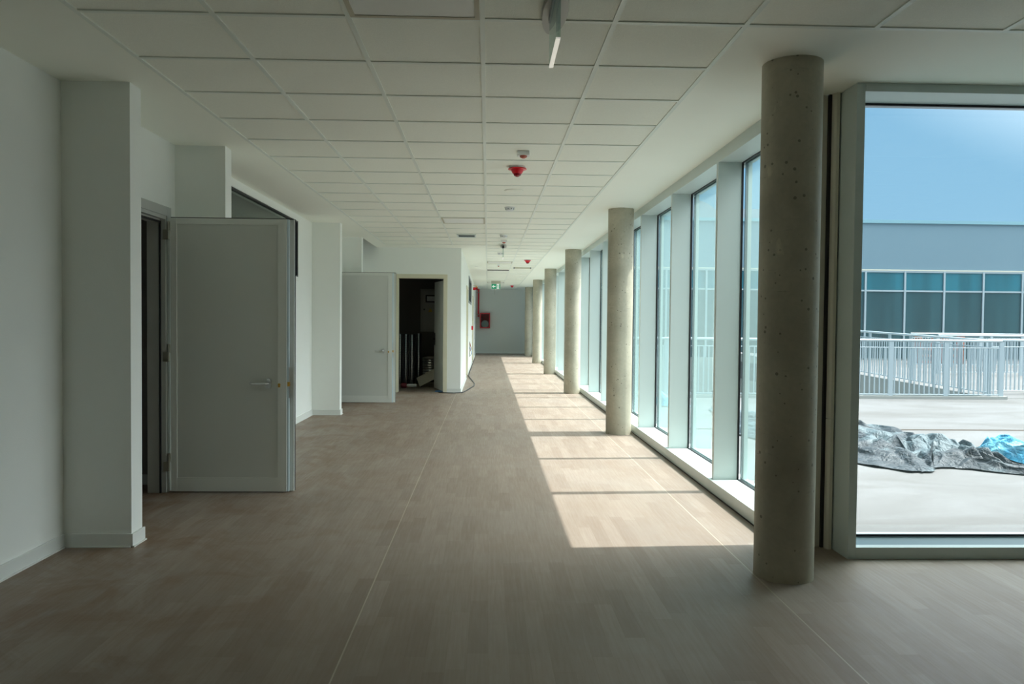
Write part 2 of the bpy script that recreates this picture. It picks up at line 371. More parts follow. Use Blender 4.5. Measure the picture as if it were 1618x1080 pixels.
struct(w.out('wall_back', wall), 'white wall behind the viewpoint', 'wall')
w = MB().box(5.0, 5.15, -7, 4.56, 0, 2.76)
struct(w.out('wall_right', wall), 'white wall at the right end of the front hall', 'wall')
# ceiling: gypsum border, tile fields, grid bars
X0, Y0 = -.035, 3.487          # grid origin
def gx(i): return X0+.6*i
def gy(j): return Y0+.6*j
w = MB(); TZ = H+.0045
w.box(-2.6, gx(-3), -7, 12.76, H, 2.76).box(XP_, gx(-3), 12.76, YB, H, 2.76)
w.box(gx(-3), gx(0), gy(17), YB, H, 2.76)
w.box(gx(2), 2.0, gy(0), 32.1, H, 2.76).box(2.0, 5.0, gy(0), 4.50, H, 2.76)
w.box(-.52, gx(0), YB, 32.1, H, 2.76)
w.box(gx(0), gx(2), gy(47), 32.1, H, 2.76)
ce = struct(w.out('ceiling', ceil_m), 'white suspended ceiling with a plain border and a grid of square tiles', 'ceiling')
w = MB().box(gx(-3), gx(2), -7, gy(0), TZ, 2.76).box(gx(2), 5.0, -7, gy(0), TZ, 2.76).box(gx(-3), gx(0), gy(0), gy(17), TZ, 2.76).box(gx(0), gx(2), gy(0), gy(47), TZ, 2.76)
w.out('tile_field', tile, ce)
w = MB(); hw = .012
for i in range(-3, 9):
    y1 = gy(0) if i > 2 else (gy(47) if i >= 0 else gy(17))
    w.box(gx(i)-hw, gx(i)+hw, -7, y1+hw, H-.002, TZ+.002)
for j in range(-17, 48):
    a = gx(-3) if j <= 17 else gx(0); b_ = 5.0 if j <= 0 else gx(2)
    w.box(a, b_, gy(j)-hw, gy(j)+hw, H-.0015, TZ+.002)
w.out('grid_bars', bar, ce)
# plenum / roof that keeps the sky out, and the unceiled niche in front of the storage block
w = MB().box(-5.3, 2.15, -7.2, 12.76, 2.762, 2.95).box(-5.3, -2.62, 12.76, YB, 2.762, 3.3).box(XP_, 2.15, 12.76, YB, 2.762, 2.95).box(-5.3, 2.15, YB+.15, 32.2, 2.77, 2.95).box(2.15, 5.2, -7.2, 4.55, 2.762, 2.95).box(-5.3, -1.9, 12.5, 14.6, 3.3, 3.4).box(XP_, -1.9, 12.6, 14.5, 2.9, 3.3).box(-5.3, -1.9, 12.5, 12.76, 2.9, 3.35).box(-5.3, -1.9, YB, 14.6, 2.9, 3.35)
struct(w.out('roof', curb), 'flat roof slab above the ceiling', 'roof')
# ================================================================ GLAZED WALL
ORD = 'first second third fourth fifth sixth seventh eighth ninth tenth eleventh twelfth thirteenth fourteenth fifteenth sixteenth seventeenth eighteenth nineteenth twentieth'.split()
def bay(nr, y0, y1, mull):
    e = empty('window_%d' % nr, (1.80, y0, 0), kind='structure')
    e['label'] = ('tall floor-to-ceiling glazed bay of the right-hand wall, %s from the near corner' % ORD[nr-1]); e['category'] = 'window'
    mw = .05
    if mull: MB().box(1.80, 1.985, y0, y0+mw, .10, 2.60).out('mullion', frame_w, e)
    else: MB().box(1.80, 2.01, y0-.03, y0, 0, 2.692).out('mullion', frame_d, e)
    a = y0+(mw if mull else 0)
    MB().box(1.80, 2.08, y0, y1-.0015, 2.60, 2.692).out('header', frame_w, e)
    MB().box(1.77, 2.08, y0, y1-.0015, 0, .10).out('sill', frame_w, e)
    g = MB(); frame_ring(g, 'y', a-.001, y1+.001, .10, 2.60, .006, 1.985, 2.000)
    if mull: g.box(1.985, 2.000, y0, a, .10, 2.60)
    g.box(1.766, 1.7695, y0, y1-.0015, 0, .009)
    g.out('gasket', black, e)
    g = MB(); frame_ring(g, 'y', a+.004, y1-.004, .102, 2.598, .014, 2.014, 2.020).out('spacer', spacer, e)
    MB().box(2.010, 2.013, a, y1, .10, 2.60).out('pane', glass, e)
    g = MB(); frame_ring(g, 'y', y0-.02, y1+.02, .06, 2.64, .045, 2.03, 2.06).out('outer_frame', frame_w, e)
    return e
bay(1, 4.54, 5.98, False)
k = 0
while 5.98+1.5*k < 31.4:
    y = 5.98+1.5*k; bay(k+2, y, min(y+1.5, 32.0), True); k += 1
# corner casing (between the two window walls)
w = MB().prism([(2.022, 4.50), (2.024, 4.465), (2.034, 4.448), (2.050, 4.445), (2.050, 4.50)], 0, .775).prism([(2.022, 4.50), (2.024, 4.465), (2.034, 4.448), (2.050, 4.445), (2.050, 4.50)], .778, H)
struct(w.out('trim_1', frame_d), 'slim beige casing running up the corner beside the nearest column', 'trim')
w = MB().box(2.006, 2.10, 4.49, 4.56, 0, H)
struct(w.out('trim_2', black), 'black joint behind the corner casing', 'trim')
# front window wall
def front(nr, x0, x1):
    e = empty('window_%d' % nr, (x0, 4.26, 0), kind='structure')
    e['label'] = 'large picture window at the right looking onto the white terrace' if nr == 30 else 'second picture window further along the front wall beyond the frame'; e['category'] = 'window'
    m = MB(); f = .048
    m.box(x0, x0+f, 4.26, 4.485, 0, H).box(x1-f, x1, 4.26, 4.485, 0, H).box(x0+f, x1-f, 4.26, 4.485, H-.048, H).box(x0+f, x1-f, 4.26, 4.315, 0, .068).box(x0+f, x1-f, 4.315, 4.485, 0, .04)
    MB().box(x0+f, x1-f, 4.315, 4.485, .04, .064).out('bottom_rail', mat('teal_grey_strip', (.13, .20, .21), .3), e)  # darker teal-grey strip along the foot of the frame
    m.out('frame', frame_w, e, bevel=.002)
    m = MB(); frame_ring(m, 'x', x0+f, x1-f, .068, H-.048, .012, 4.485, 4.50).out('gasket', black, e)
    m = MB(); frame_ring(m, 'x', x0+f-.02, x1-f+.02, .04, H-.02, .034, 4.52, 4.56).out('outer_frame', spacer, e)
    MB().box(x0+f, x1-f, 4.506, 4.510, .068, H-.048).out('pane', glass, e)
front(30, 2.06, 5.0)
# ================================================================ DOORS
def leaf(e, y, x0, x1, flip=1, m_=leaf_m):
    """steel leaf opened square to the wall; face at y, hinge at x0, free edge at x1"""
    t_ = .058; z0, z1 = .008, 2.102
    L = MB().box(x0, x1-.05, y+.004, y+.03, z0, z1).box(x0+.06, x1, y+.03, y+t_, z0, z1).out('leaf', m_, e)
    bdr = MB().box(x0, x0+.045, y-.004, y+.004, z0, z1).box(x1-.115, x1-.05, y-.004, y+.004, z0, z1).box(x0+.045, x1-.115, y-.002, y+.004, z1-.045, z1).box(x0+.045, x1-.115, y-.002, y+.004, z0, z0+.105)
    bdr.out('border', lip_m, L)
    MB().box(x0, x1, y+.002, y+.03, z1, z1+.006).box(x0+.06, x1, y+.03, y+t_, z1, z1+.006).box(x1-.006, x1+.004, y+t_-.012, y+t_+.004, z0, z1+.006).out('seal', black, L)
    MB().box(x1-.049, x1-.034, y+.003, y+.03, z0, z1).out('edge_strip', mat('pale_blue_edge_strip', (.62, .74, .80), .3), L)
    fp = MB().box(x1-.047, x1-.032, y+.004, y+.027, .73, .97).out('lock_plate', alu, L)
    hx, hz = x1-.185, .845
    h = MB(); h.prism([(hx+.022*math.cos(a)*.9, hz+.022*math.sin(a)+(.018 if math.sin(a) > 0 else -.018)) for a in [2*PI*i/20 for i in range(20)]], y-.012, y-.001, 'y')
    h.tube([(hx, y-.01, hz), (hx, y-.045, hz), (hx-.012, y-.055, hz), (hx-.105, y-.056, hz-.001), (hx-.125, y-.05, hz), (hx-.13, y-.03, hz)], .0095, 10)
    h.out('handle', alu, L, smooth=True)
    h = MB().cyl((x1-.105, y-.012, .835), .010, .012, 14, 'y').box(x1-.113, x1-.097, y-.010, y-.001, .815, .835).box(x1-.044, x1-.028, y+.001, y+.026, .822, .855)
    h.out('lock_cylinder', brass, L)
    return L
def side_door(nr, ya, yb, label):
    e = empty('door_%d' % nr, (XL, yb, 0), kind='structure'); e['label'] = label; e['category'] = 'door'
    m = MB(); t_ = .055
    for a, b_ in ((ya-.07, ya), (yb, yb+.075)): m.box(XL, XL+.014, a, b_, 0, 2.185)
    m.box(XL, XL+.014, ya, yb, 2.115, 2.185)
    m.box(XL-.03, XL+.006, ya-.02, ya+.012, 0, 2.115).box(XL-.03, XL+.006, yb-.012, yb+.02, 0, 2.115).box(XL-.03, XL+.006, ya, yb, 2.088, 2.12)
    m.box(XL-.13, XL-.03, ya-.03, ya+.03, 0, 2.10).box(XL-.13, XL-.03, yb-.025, yb+.02, 0, 2.10).box(XL-.13, XL-.03, ya, yb, 2.07, 2.11)
    m.out('frame', jamb_g, e, bevel=.002)
    MB().box(XL-.036, XL-.028, yb-.032, yb-.012, 0, 2.075).box(XL-.036, XL-.028, ya, yb, 2.06, 2.075).out('seal', black, e)
    for z in (.165, 1.005, 1.935):
        hm = MB().cyl((XL+.027, yb-.010, z), .009, .135, 12).box(XL-.012, XL+.03, yb-.018, yb-.0125, z, z+.075).box(XL+.018, XL+.038, yb-.016, yb-.002, z+.07, z+.135)
        hm.out('hinge', steel, e)
    leaf(e, yb, XL+.04, XL+.967)
    return e
side_door(1, 5.02, 5.93, 'wide-open light grey metal door nearest the camera, hinged between the first two piers')
side_door(2, 11.5, 12.43, 'second open pale grey metal door, further along, beside the storage doorway')
# storage doorway
e = empty('door_3', (-1.70, YB, 0), kind='structure'); e['label'] = 'cream-framed doorway with a dark leaf ajar into the storage room'; e['category'] = 'door'
m = MB()
m.box(-1.735, -1.665, YB-.016, YB, 0, 2.20).box(-.825, -.752, YB-.016, YB, 0, 2.20).box(-1.665, -.825, YB-.016, YB, 2.125, 2.20)
m.box(-1.72, -1.665, YB, YB+.17, 0, 2.17).box(-.825, -.755, YB, YB+.17, 0, 2.17).box(-1.665, -.825, YB, YB+.17, 2.125, 2.17)
m.out('frame', cream, e, bevel=.002)
L = MB().box(0, .82, -.045, 0, .008, 2.10).out('leaf', leaf_m); L.parent = e
L.location = (-.84+1.70, .19, 0); L.rotation_euler = (0, 0, math.radians(105.5))
hd = MB().box(.74, .775, .0, .008, .86, 1.10).tube([(.757, .004, .98), (.757, .05, .98), (.65, .05, .98)], .010, 8).box(.74, .775, -.053, -.045, .86, 1.10).tube([(.757, -.049, .98), (.757, -.095, .98), (.65, -.095, .98)], .010, 8)
ho = hd.out('handle', black); ho.parent = L
# far side doors in the corridor wall
for nr, ya, yb in ((4, 17.95, 18.95), (5, 24.95, 25.95)):
    e = empty('door_%d' % nr, (-.5, ya, 0), kind='structure'); e['category'] = 'door'
    e['label'] = 'closed door with cream frame in the far corridor wall, before the high window' if nr == 4 else 'closed door with cream frame in the far corridor wall, below the amber beacon'
    m = MB().box(-.5, -.482, ya-.07, ya, 0, 2.17).box(-.5, -.482, yb, yb+.07, 0, 2.17).box(-.5, -.482, ya, yb, 2.10, 2.17).box(-.64, -.5, ya, ya+.03, 0, 2.10).box(-.64, -.5, yb-.03, yb, 0, 2.10)
    m.out('frame', cream, e)
    L = MB().box(-.58, -.53, ya+.03, yb-.03, .008, 2.10).out('leaf', leaf_m, e)
    MB().tube([(-.53, yb-.1, 1.0), (-.485, yb-.1, 1.0), (-.48, yb-.22, 1.0)], .01, 8).out('handle', alu, L)
# clerestory window in the left wall
e = empty('window_40', (XL, 6.55, 1.89), kind='structure'); e['label'] = 'high strip window with dark glass in the left wall behind the nearest open door'; e['category'] = 'window'
m = MB(); frame_ring(m, 'y', 6.55, 10.0, 1.89, 2.605, .016, XL-.05, XL+.001).out('frame', black, e)
m = MB(); frame_ring(m, 'y', 6.51, 10.05, 1.84, 2.655, .045, XL, XL+.006).out('casing', wall, e)
MB().box(XL-.03, XL-.022, 6.566, 9.984, 1.906, 2.589).out('pane', glass_in, e)
e = empty('window_41', (-.5, 19.95, 1.82), kind='structure'); e['label'] = 'high grey-framed window in the far corridor wall'; e['category'] = 'window'
m = MB(); frame_ring(m, 'y', 19.95, 23.0, 1.82, 2.52, .06, -.54, -.488).out('frame', grey_p, e)
MB().box(-.53, -.522, 20.01, 22.94, 1.88, 2.46).out('pane', glass_in, e)
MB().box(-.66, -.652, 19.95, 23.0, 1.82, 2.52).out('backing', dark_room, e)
# ================================================================ COLUMNS
cols = [(1.585, 3.995), (1.59, 9.17), (1.595, 14.34), (1.60, 19.6), (1.605, 24.7), (1.61, 29.95)]
clab = ['nearest thick round bare concrete column, in full shade beside the right-hand window',
        'second round bare concrete column, sunlit on its right edge, next after the nearest one',
        'third round bare concrete column down the glazed wall',
        'fourth round bare concrete column down the glazed wall',
        'fifth round bare concrete column, well down the corridor',
        'sixth and last round concrete column, against the far end wall, all in shade']
m = MB().lathe([(.1525, 0), (.1525, H)], (0, 0, 0), 64)
cp0 = m.out('concrete_column', conc, smooth=True)
for i, ((x, y), lb) in enumerate(zip(cols, clab)):
    c_ = cp0 if i == 0 else cp0.copy()
    if i: COL.objects.link(c_)
    c_.location = (x, y, 0); c_.rotation_euler = (0, 0, i*1.1); tag(c_, lb, 'column', 'round concrete columns along the glazed wall')
# ================================================================ CEILING DEVICES
def light_panel(i, j, label, dx=0):
    x0, x1, y0, y1 = gx(i)+hw, gx(i+1)-hw, gy(j)+hw, gy(j+1)-hw
    e = empty('ceiling_light', ((x0+x1)/2, (y0+y1)/2, H), label, 'ceiling light', 'flush square light panels in the tile grid')
    m = MB()
    m.box(x0, x1, y0, y0+.022, H-.006, TZ).box(x0, x1, y1-.022, y1, H-.006, TZ).box(x0, x0+.022, y0+.022, y1-.022, H-.006, TZ).box(x1-.022, x1, y0+.022, y1-.022, H-.006, TZ)
    m.out('frame', mat('light_panel_frame', (.50, .47, .36), .5), e)
    MB().box(x0+.022, x1-.022, y0+.022, y1-.022, H-.003, TZ).out('diffuser', mat('opal_diffuser', (.84, .86, .82), .35), e)
light_panel(-1, -1, 'unlit square light panel at the top edge of the view, nearest one')
light_panel(-1, 11, 'unlit square light panel in the middle of the tiled ceiling, before the air grille')
light_panel(0, 23, 'small distant unlit light panel beyond the side-on exit sign')
light_panel(0, 38, 'farthest unlit light panel, just before the green exit sign')
def vent(x, y, w_, l_, label, dark=False):
    e = empty('air_vent', (x, y, H), label, 'air vent')
    m = MB(); frame_ring2(m, x-w_/2, x+w_/2, y-l_/2, y+l_/2, .022, H-.008, H+.001); m.out('frame', frame_w if not dark else grey_p, e)
    MB().box(x-w_/2+.02, x+w_/2-.02, y-l_/2+.02, y+l_/2-.02, H-.0015, H+.001).out('backing', black, e)
    for k in range(3):
        yy = y-l_/2+.022+(l_-.044)*(k+.5)/3
        MB().box(x-w_/2+.022, x+w_/2-.022, yy-.006, yy+.006, H-.007, H-.002).out('slat', grey_p, e)
def frame_ring2(m, x0, x1, y0, y1, w_, z0, z1):
    m.box(x0, x1, y0, y0+w_, z0, z1).box(x0, x1, y1-w_, y1, z0, z1).box(x0, x0+w_, y0+w_, y1-w_, z0, z1).box(x1-w_, x1, y0+w_, y1-w_, z0, z1)
vent(-.345, 12.2, .30, .17*2, 'rectangular dark air grille in the ceiling tile past the middle light panel')
# black slab painted in as the dark opening where a tile is missing
m = MB().box(gx(0)+.015, gx(1)-.015, gy(28)-.14, gy(28)+.14, H-.004, TZ)
tag(m.out('missing_tile_dark', black), 'long black slab standing in for the dark gap of a missing tile in the distant ceiling', 'air vent')
def z_dev(name, prof, m_, x, y, label, cat, seg=24, group=None):
    e = empty(name, (x, y, TZ), label, cat, group)
    return e
def beacon(x, y, label, ceil_z):
    e = empty('alarm_beacon', (x, y, ceil_z), label, 'alarm beacon', 'red ceiling alarm beacons')
    MB().lathe([(.072, 0), (.075, -.012), (.066, -.018)], (x, y, ceil_z), 28).out('base', white_p, e, smooth=True)
    MB().lathe([(.080, -.018), (.082, -.024), (.058, -.027), (.050, -.045), (.040, -.062)], (x, y, ceil_z), 28).out('body', red, e, smooth=True)
    MB().lathe([(.036, -.062), (.030, -.078), (.012, -.088)], (x, y, ceil_z), 16).out('lens', darkred, e, smooth=True)
beacon(.25, 6.76, 'red alarm beacon nearest the camera, between the white sensor and the round speaker', TZ)
beacon(.865, 16.8, 'second red alarm beacon, in the right-hand tile row', TZ)
beacon(.90, 28.6, 'third and farthest red alarm beacon, just in front of the far wall', TZ)
def sensor(x, y, label, s_=1):
    e = empty('ceiling_sensor', (x, y, TZ), label, 'sensor', 'white sensors with red windows')
    MB().prism([(x-.048*s_, y-.045), (x+.048*s_, y-.045), (x+.052*s_, y), (x+.048*s_, y+.045), (x-.048*s_, y+.045)], TZ-.036, TZ).out('housing', white_p, e, bevel=.006)
    MB().lathe([(.030*s_, 0), (.027*s_, -.012), (.012*s_, -.020)], (x, y-.012, TZ-.036), 14).out('lens', mat('copper_lens', (.5, .12, .08), .25), e, smooth=True)
sensor(.275, 6.16, 'white box sensor with a coppery lens, nearest of the ceiling devices')
sensor(.262, 12.85, 'small white sensor just before the side-on exit sign')
sensor(.25, 18.3, 'tiny dark-red sensor beyond the distant light panel', .6)
def detector(x, y, label):
    e = empty('smoke_detector', (x, y, TZ), label, 'smoke detector', 'round white smoke detectors')
    MB().lathe([(.062, 0), (.062, -.012), (.05, -.014), (.05, -.03), (.044, -.042), (.02, -.046)], (x, y, TZ), 28).out('body', white_p, e, smooth=True)
    for k in range(8):
        a = PI/8+2*PI*k/8; MB().cyl((x+.049*math.cos(a), y+.049*math.sin(a), TZ-.029), .007, .013, 8).out('slot', grey_p, e)
detector(.252, 9.15, 'round smoke detector after the flat speaker disc')
detector(.245, 12.1, 'round smoke detector past the middle of the ceiling')
detector(.245, 15.2, 'distant round smoke detector beyond the side-on exit sign')
m = MB().lathe([(.098, 0), (.098, -.006), (.085, -.012), (.02, -.014)], (.262, 7.98, TZ), 36)
tag(m.out('ceiling_speaker', tile, smooth=True), 'flat round off-white speaker disc behind the nearest red beacon', 'speaker')
m = MB().lathe([(.09, 0), (.09, -.006), (.02, -.01)], (.95, 24.5, TZ), 28)
tag(m.out('ceiling_speaker', tile, smooth=True), 'far flat speaker disc in the right-hand tile row', 'speaker')
m = MB().box(.66, 1.06, 19.2, 19.34, TZ-.03, TZ)
e = tag(m.out('emergency_light', mat('pale_cream_plastic', (.62, .60, .48), .4)), 'flat oblong emergency light in the distant right-hand tile row', 'emergency light')
MB().box(.64, .665, 19.2, 19.34, TZ-.032, TZ).out('end_cap', grey_p, e); MB().box(1.055, 1.08, 19.2, 19.34, TZ-.032, TZ).out('end_cap', grey_p, e)
m = MB().lathe([(.05, 0), (.05, -.006), (.02, -.01)], (-.29, 19.1, H), 20)
tag(m.out('downlight', white_p, smooth=True), 'small round spotlight in the plain ceiling beside the far corridor wall', 'ceiling light')
# hanging edge-lit exit signs seen from the side
def hang_sign(x, y0, label):
    e = empty('hanging_exit_sign', (x, y0+.2, H), label, 'exit sign', 'exit signs hanging side-on')
    pts = [(x+.012+.055*math.cos(a), y0+.30+.235*math.sin(a)) for a in [2*PI*i/28 for i in range(28)]]
    MB().prism(pts, TZ-.028, TZ).out('base', mat('sign_base_grey', (.38, .40, .38), .4), e, smooth=True)
    MB().box(x-.009, x+.009, y0, y0+.35, 2.462, TZ-.05).out('plate', glass_sign, e)
    MB().box(x-.009, x+.009, y0, y0+.35, 2.455, 2.461).out('edge', mat('bright_acrylic_edge', (.95, .93, .85), .3, emit=((.9, .88, .78), .35)), e)
    MB().box(x-.014, x+.014, y0+.03, y0+.33, TZ-.055, TZ-.028).out('clamp', grey_p, e)
    MB().box(x-.018, x+.018, y0-.012, y0+.03, TZ-.075, TZ-.03).out('end_clip', black, e)
hang_sign(.27, 3.05, 'edge-on clear hanging sign at the top of the view, nearest one')
hang_sign(.262, 13.45, 'edge-on hanging sign far down the ceiling, before the distant light panel')
# green exit sign
ex, ey = .265, 25.7
e = empty('exit_sign', (ex, ey, H), 'green exit sign with a white arrow and running figure near the far wall', 'exit sign')
MB().box(ex-.155, ex+.155, ey-.03, ey+.03, 2.60, TZ).out('bracket', mat('sign_bracket', (.50, .48, .40), .5), e)
pl = MB().box(ex-.158, ex+.158, ey-.012, ey+.012, 2.418, 2.60).out('panel', white_p, e)
MB().box(ex-.146, ex+.025, ey-.016, ey-.012, 2.430, 2.588).box(ex+.11, ex+.148, ey-.016, ey-.012, 2.430, 2.588).out('green_field', green, pl)
zc = 2.509
MB().prism([(ex-.125, zc), (ex-.075, zc+.052), (ex-.062, zc+.040), (ex-.085, zc+.014), (ex-.012, zc+.014), (ex-.012, zc-.014), (ex-.085, zc-.014), (ex-.062, zc-.040), (ex-.075, zc-.052)], ey-.019, ey-.016, 'y').out('arrow', sign_w, pl)
MB().box(ex+.03, ex+.107, ey-.016, ey-.012, 2.430, 2.588).out('door_symbol', sign_w, pl)
f = MB().cyl((ex+.062, ey-.019, zc+.052), .011, .003, 12, 'y')
for q in ([(ex+.052, zc+.036), (ex+.074, zc+.036), (ex+.078, zc-.004), (ex+.058, zc-.006)], [(ex+.052, zc+.034), (ex+.036, zc+.012), (ex+.042, zc+.006), (ex+.060, zc+.024)],
          [(ex+.074, zc+.034), (ex+.096, zc+.020), (ex+.092, zc+.012), (ex+.072, zc+.020)], [(ex+.058, zc-.004), (ex+.046, zc-.040), (ex+.036, zc-.064), (ex+.046, zc-.066), (ex+.058, zc-.042), (ex+.068, zc-.006)],
          [(ex+.064, zc-.004), (ex+.086, zc-.030), (ex+.102, zc-.040), (ex+.098, zc-.030), (ex+.090, zc-.018), (ex+.078, zc-.002)]):
    f.prism(q, ey-.019, ey-.016, 'y')
f.out('running_figure', green, pl)
MB().cyl((ex-.04, ey, 2.24), .004, .178, 8).cyl((ex-.04, ey, 2.39), .012, .028, 10).out('pull_rod', MT['sign_bracket'], e)
# ================================================================ FAR WALL AND CORRIDOR FITTINGS
e = empty('fire_hose_cabinet', (-.11, 32, 1.06), 'red glass-fronted fire hose cabinet with a white reel on the far wall', 'fire hose cabinet')
m = MB(); x0, x1, z0, z1 = -.325, .105, 1.05, 1.69
frame_ring(m, 'x', x0, x1, z0, z1, .05, 31.78, 31.81); m.box(x0, x0+.02, 31.81, 31.99, z0, z1).box(x1-.02, x1, 31.81, 31.99, z0, z1).box(x0, x1, 31.81, 31.99, z0, z0+.02).box(x0, x1, 31.81, 31.99, z1-.02, z1).box(x0, x1, 31.97, 31.99, z0, z1)
m.out('case', paint_red, e)
MB().lathe([(.15, 31.84), (.15, 31.86), (.05, 31.865), (.05, 31.9), (.15, 31.905), (.15, 31.925)], (-.11, 0, 1.23), 28, 'y').out('hose_reel', white_p, e, smooth=True)
MB().tube([(-.25+.02*math.cos(a), 31.9+.02*math.sin(a), 1.42+.01*a) for a in [i*.5 for i in range(12)]], .015).out('valve', grey_p, e)
MB().box(x0+.05, x1-.05, 31.79, 31.794, z0+.05, z1-.05).out('pane', glass_in, e)
m = MB().cyl((-.385, 31.90, 1.52), .034, 1.172, 16)
e = tag(m.out('fire_water_pipe', paint_red, smooth=True), 'vertical red pipe feeding the hose cabinet', 'pipe')
MB().tube([(-.385, 31.9, 1.54), (-.385, 31.9, 1.47), (-.38, 31.9, 1.445), (-.36, 31.9, 1.44)], .032, 12).out('elbow', alu, e, smooth=True)
for z in (1.60, 2.52): MB().lathe([(.042, 0), (.042, .03)], (-.385, 31.90, z), 16).box(-.47, -.385, 31.93, 31.998, z+.008, z+.02).out('clamp', grey_p, e)
m = MB().box(-.5, -.45, 23.75, 23.87, 1.07, 1.19)
tag(m.out('fire_call_point', red), 'small square red call point on the far corridor wall', 'fire alarm button')
e = empty('warning_siren', (-.5, 26.0, 2.47), 'red and amber siren high on the far corridor wall', 'alarm siren')
MB().lathe([(.05, 0), (.05, .07), (.04, .09)], (-.499, 25.8, 2.43), 18, 'x').out('body', red, e, smooth=True)
MB().lathe([(.03, .09), (.055, .15), (.06, .16)], (-.499, 25.8, 2.43), 18, 'x').out('horn', darkred, e, smooth=True)
MB().box(-.5, -.36, 26.0, 26.1, 2.53, 2.54).lathe([(.05, 0), (.045, .03), (.02, .10)], (-.385, 26.05, 2.42), 16).out('lamp', yellow, e, smooth=True)
MB().box(-.38, -.33, 26.03, 26.07, 2.50, 2.535).out('bracket', white_p, e)
e = empty('wire_recess', (-.5, 21.5, .36), 'narrow open wall slot with loose coloured wires in the far corridor wall', 'wire recess')
MB().box(-.5, -.494, 21.3, 21.75, .34, .76).out('back_box', mat('dark_slot', (.05, .04, .06), .7), e)
MB().tube([(-.49, 21.5, .72), (-.46, 21.52, .6), (-.44, 21.5, .55), (-.48, 21.5, .5)], .008).out('red_wire', orange, e)
MB().tube([(-.49, 21.6, .6), (-.46, 21.55, .5), (-.45, 21.5, .42), (-.48, 21.5, .37)], .008).out('blue_wire', blue_p, e)
# cable along the floor
pts = [(-.90, 14.24), (-.80, 14.16), (-.62, 14.12), (-.46, 14.22), (-.40, 14.6), (-.33, 15.2), (-.27, 15.7), (-.27, 16.3), (-.33, 17.1), (-.40, 17.9), (-.45, 18.6), (-.46, 20), (-.455, 22), (-.46, 24.5), (-.455, 27)]
m = MB().tube([(x, y, .011) for x, y in pts], .010, 8)
tag(m.out('power_cable', rubber, smooth=True), 'grey cable lying on the floor round the corner of the storage block', 'cable')
m = MB(); frame_ring2(m, 1.02, 1.50, 30.2, 30.5, .02, 0, .006)
e = tag(m.out('floor_grate', alu), 'flat metal grate lying on the floor near the far wall', 'grate')
MB().box(1.04, 1.48, 30.22, 30.48, .0005, .004).out('plate', grey_p, e)
# ================================================================ STORAGE ROOM CONTENTS
e = empty('electrical_cabinet', (-1.15, 17, 1.2), 'tall grey electrical cabinet on the dark back wall of the storage room', 'electrical cabinet')
MB().box(-1.47, -.76, 16.82, 16.998, 1.10, 2.03).out('case', cabm, e, bevel=.006)
MB().box(-1.42, -.81, 16.805, 16.82, 1.15, 1.98).out('door', mat('light_grey_enamel_front', (.45, .46, .43), .4), e, bevel=.003)
MB().box(-1.36, -1.02, 16.797, 16.804, 1.74, 1.90).out('window_frame', black, e)
MB().box(-1.33, -1.05, 16.794, 16.797, 1.765, 1.875).out('display', white_p, e)
MB().prism([(-1.30, 1.535), (-1.21, 1.535), (-1.255, 1.61)], 16.802, 16.806, 'y').out('warning_triangle', mat('warning_yellow', (.6, .45, .02), .5), e)
MB().box(-1.40, -1.375, 16.795, 16.806, 1.57, 1.60).out('latch', black, e)
for i, (x, y, r_, h, lb) in enumerate([(-1.845, 16.2, .06, 1.06, 'shiny spiral duct standing at the far left inside the storage room'), (-1.715, 16.12, .06, 1.06, 'second shiny duct from the left, standing upright in the storage room'),
                                       (-1.585, 16.1, .062, 1.05, 'brightest upright steel duct in the storage room'), (-1.455, 16.25, .058, 1.07, 'rightmost tall steel duct in the storage room')]):
    prof = []
    for q in range(22):
        z = h*q/22; prof += [(r_, z), (r_, z+h/22-.008), (r_+.003, z+h/22-.006), (r_+.003, z+h/22-.002)]
    e = tag(MB().lathe(prof, (x, y, 0), 24).out('spiral_duct', galv, smooth=True), lb, 'duct', 'steel ducts standing in the storage room')
m = MB()
prof = [(.14, 0), (.15, .02)]
for q in range(8): prof += [(.15, .06+q*.05), (.162, .08+q*.05), (.15, .10+q*.05)]
prof += [(.06, .475), (.05, .44)]
ob = m.lathe(prof, (0, 0, 0), 26).out('foil_roll', foil, smooth=True); ob.location = (-1.20, 16.1, .12)
tag(ob, 'crumpled silver foil duct roll in the storage room', 'duct roll')
m = MB().lathe([(.17, 0), (.17, .118)], (-1.20, 16.1, 0), 26); tag(m.out('bucket_base', black, smooth=True), 'low black drum carrying the silver foil roll', 'drum')
ob = MB().box(-.22, .22, -.012, .012, 0, .20).out('cardboard_sheet', board); ob.location = (-1.16, 15.35, .02); ob.rotation_euler = (math.radians(-18), math.radians(-28), math.radians(-14)); ob.location.z = .115
tag(ob, 'pale cardboard sheet leaning askew among the storage clutter', 'cardboard')
ob = MB().box(-.15, .15, -.10, .10, 0, .07).out('cardboard_box', board, bevel=.01); ob.location = (-1.18, 15.72, 0); ob.rotation_euler = (0, 0, .5)
tag(ob, 'flat cardboard box on the storage floor below the foil roll', 'box')
e = empty('paint_roller', (-1.6, 15.2, 0), 'red-ended white roller lying on the storage room floor', 'roller')
MB().lathe([(.04, 0), (.05, .01), (.05, .10), (.04, .11)], (-1.70, 15.2, .052), 20, 'x').out('red_end', mat('dull_red_cap', (.22, .02, .03), .5), e, smooth=True)
MB().lathe([(.026, .11), (.034, .13), (.034, .30)], (-1.70, 15.2, .052), 18, 'x').out('sleeve', white_p, e, smooth=True)
m = MB(); n_ = 9
vs = [[m.bm.verts.new((-.98+i*.032+.01*noise.noise(Vector((i, j, 3))), 14.42+.022*j+.02*math.sin(i*.9), .006+.028*abs(noise.noise(Vector((i*.6, j*.7, 1)))))) for j in range(6)] for i in range(n_)]
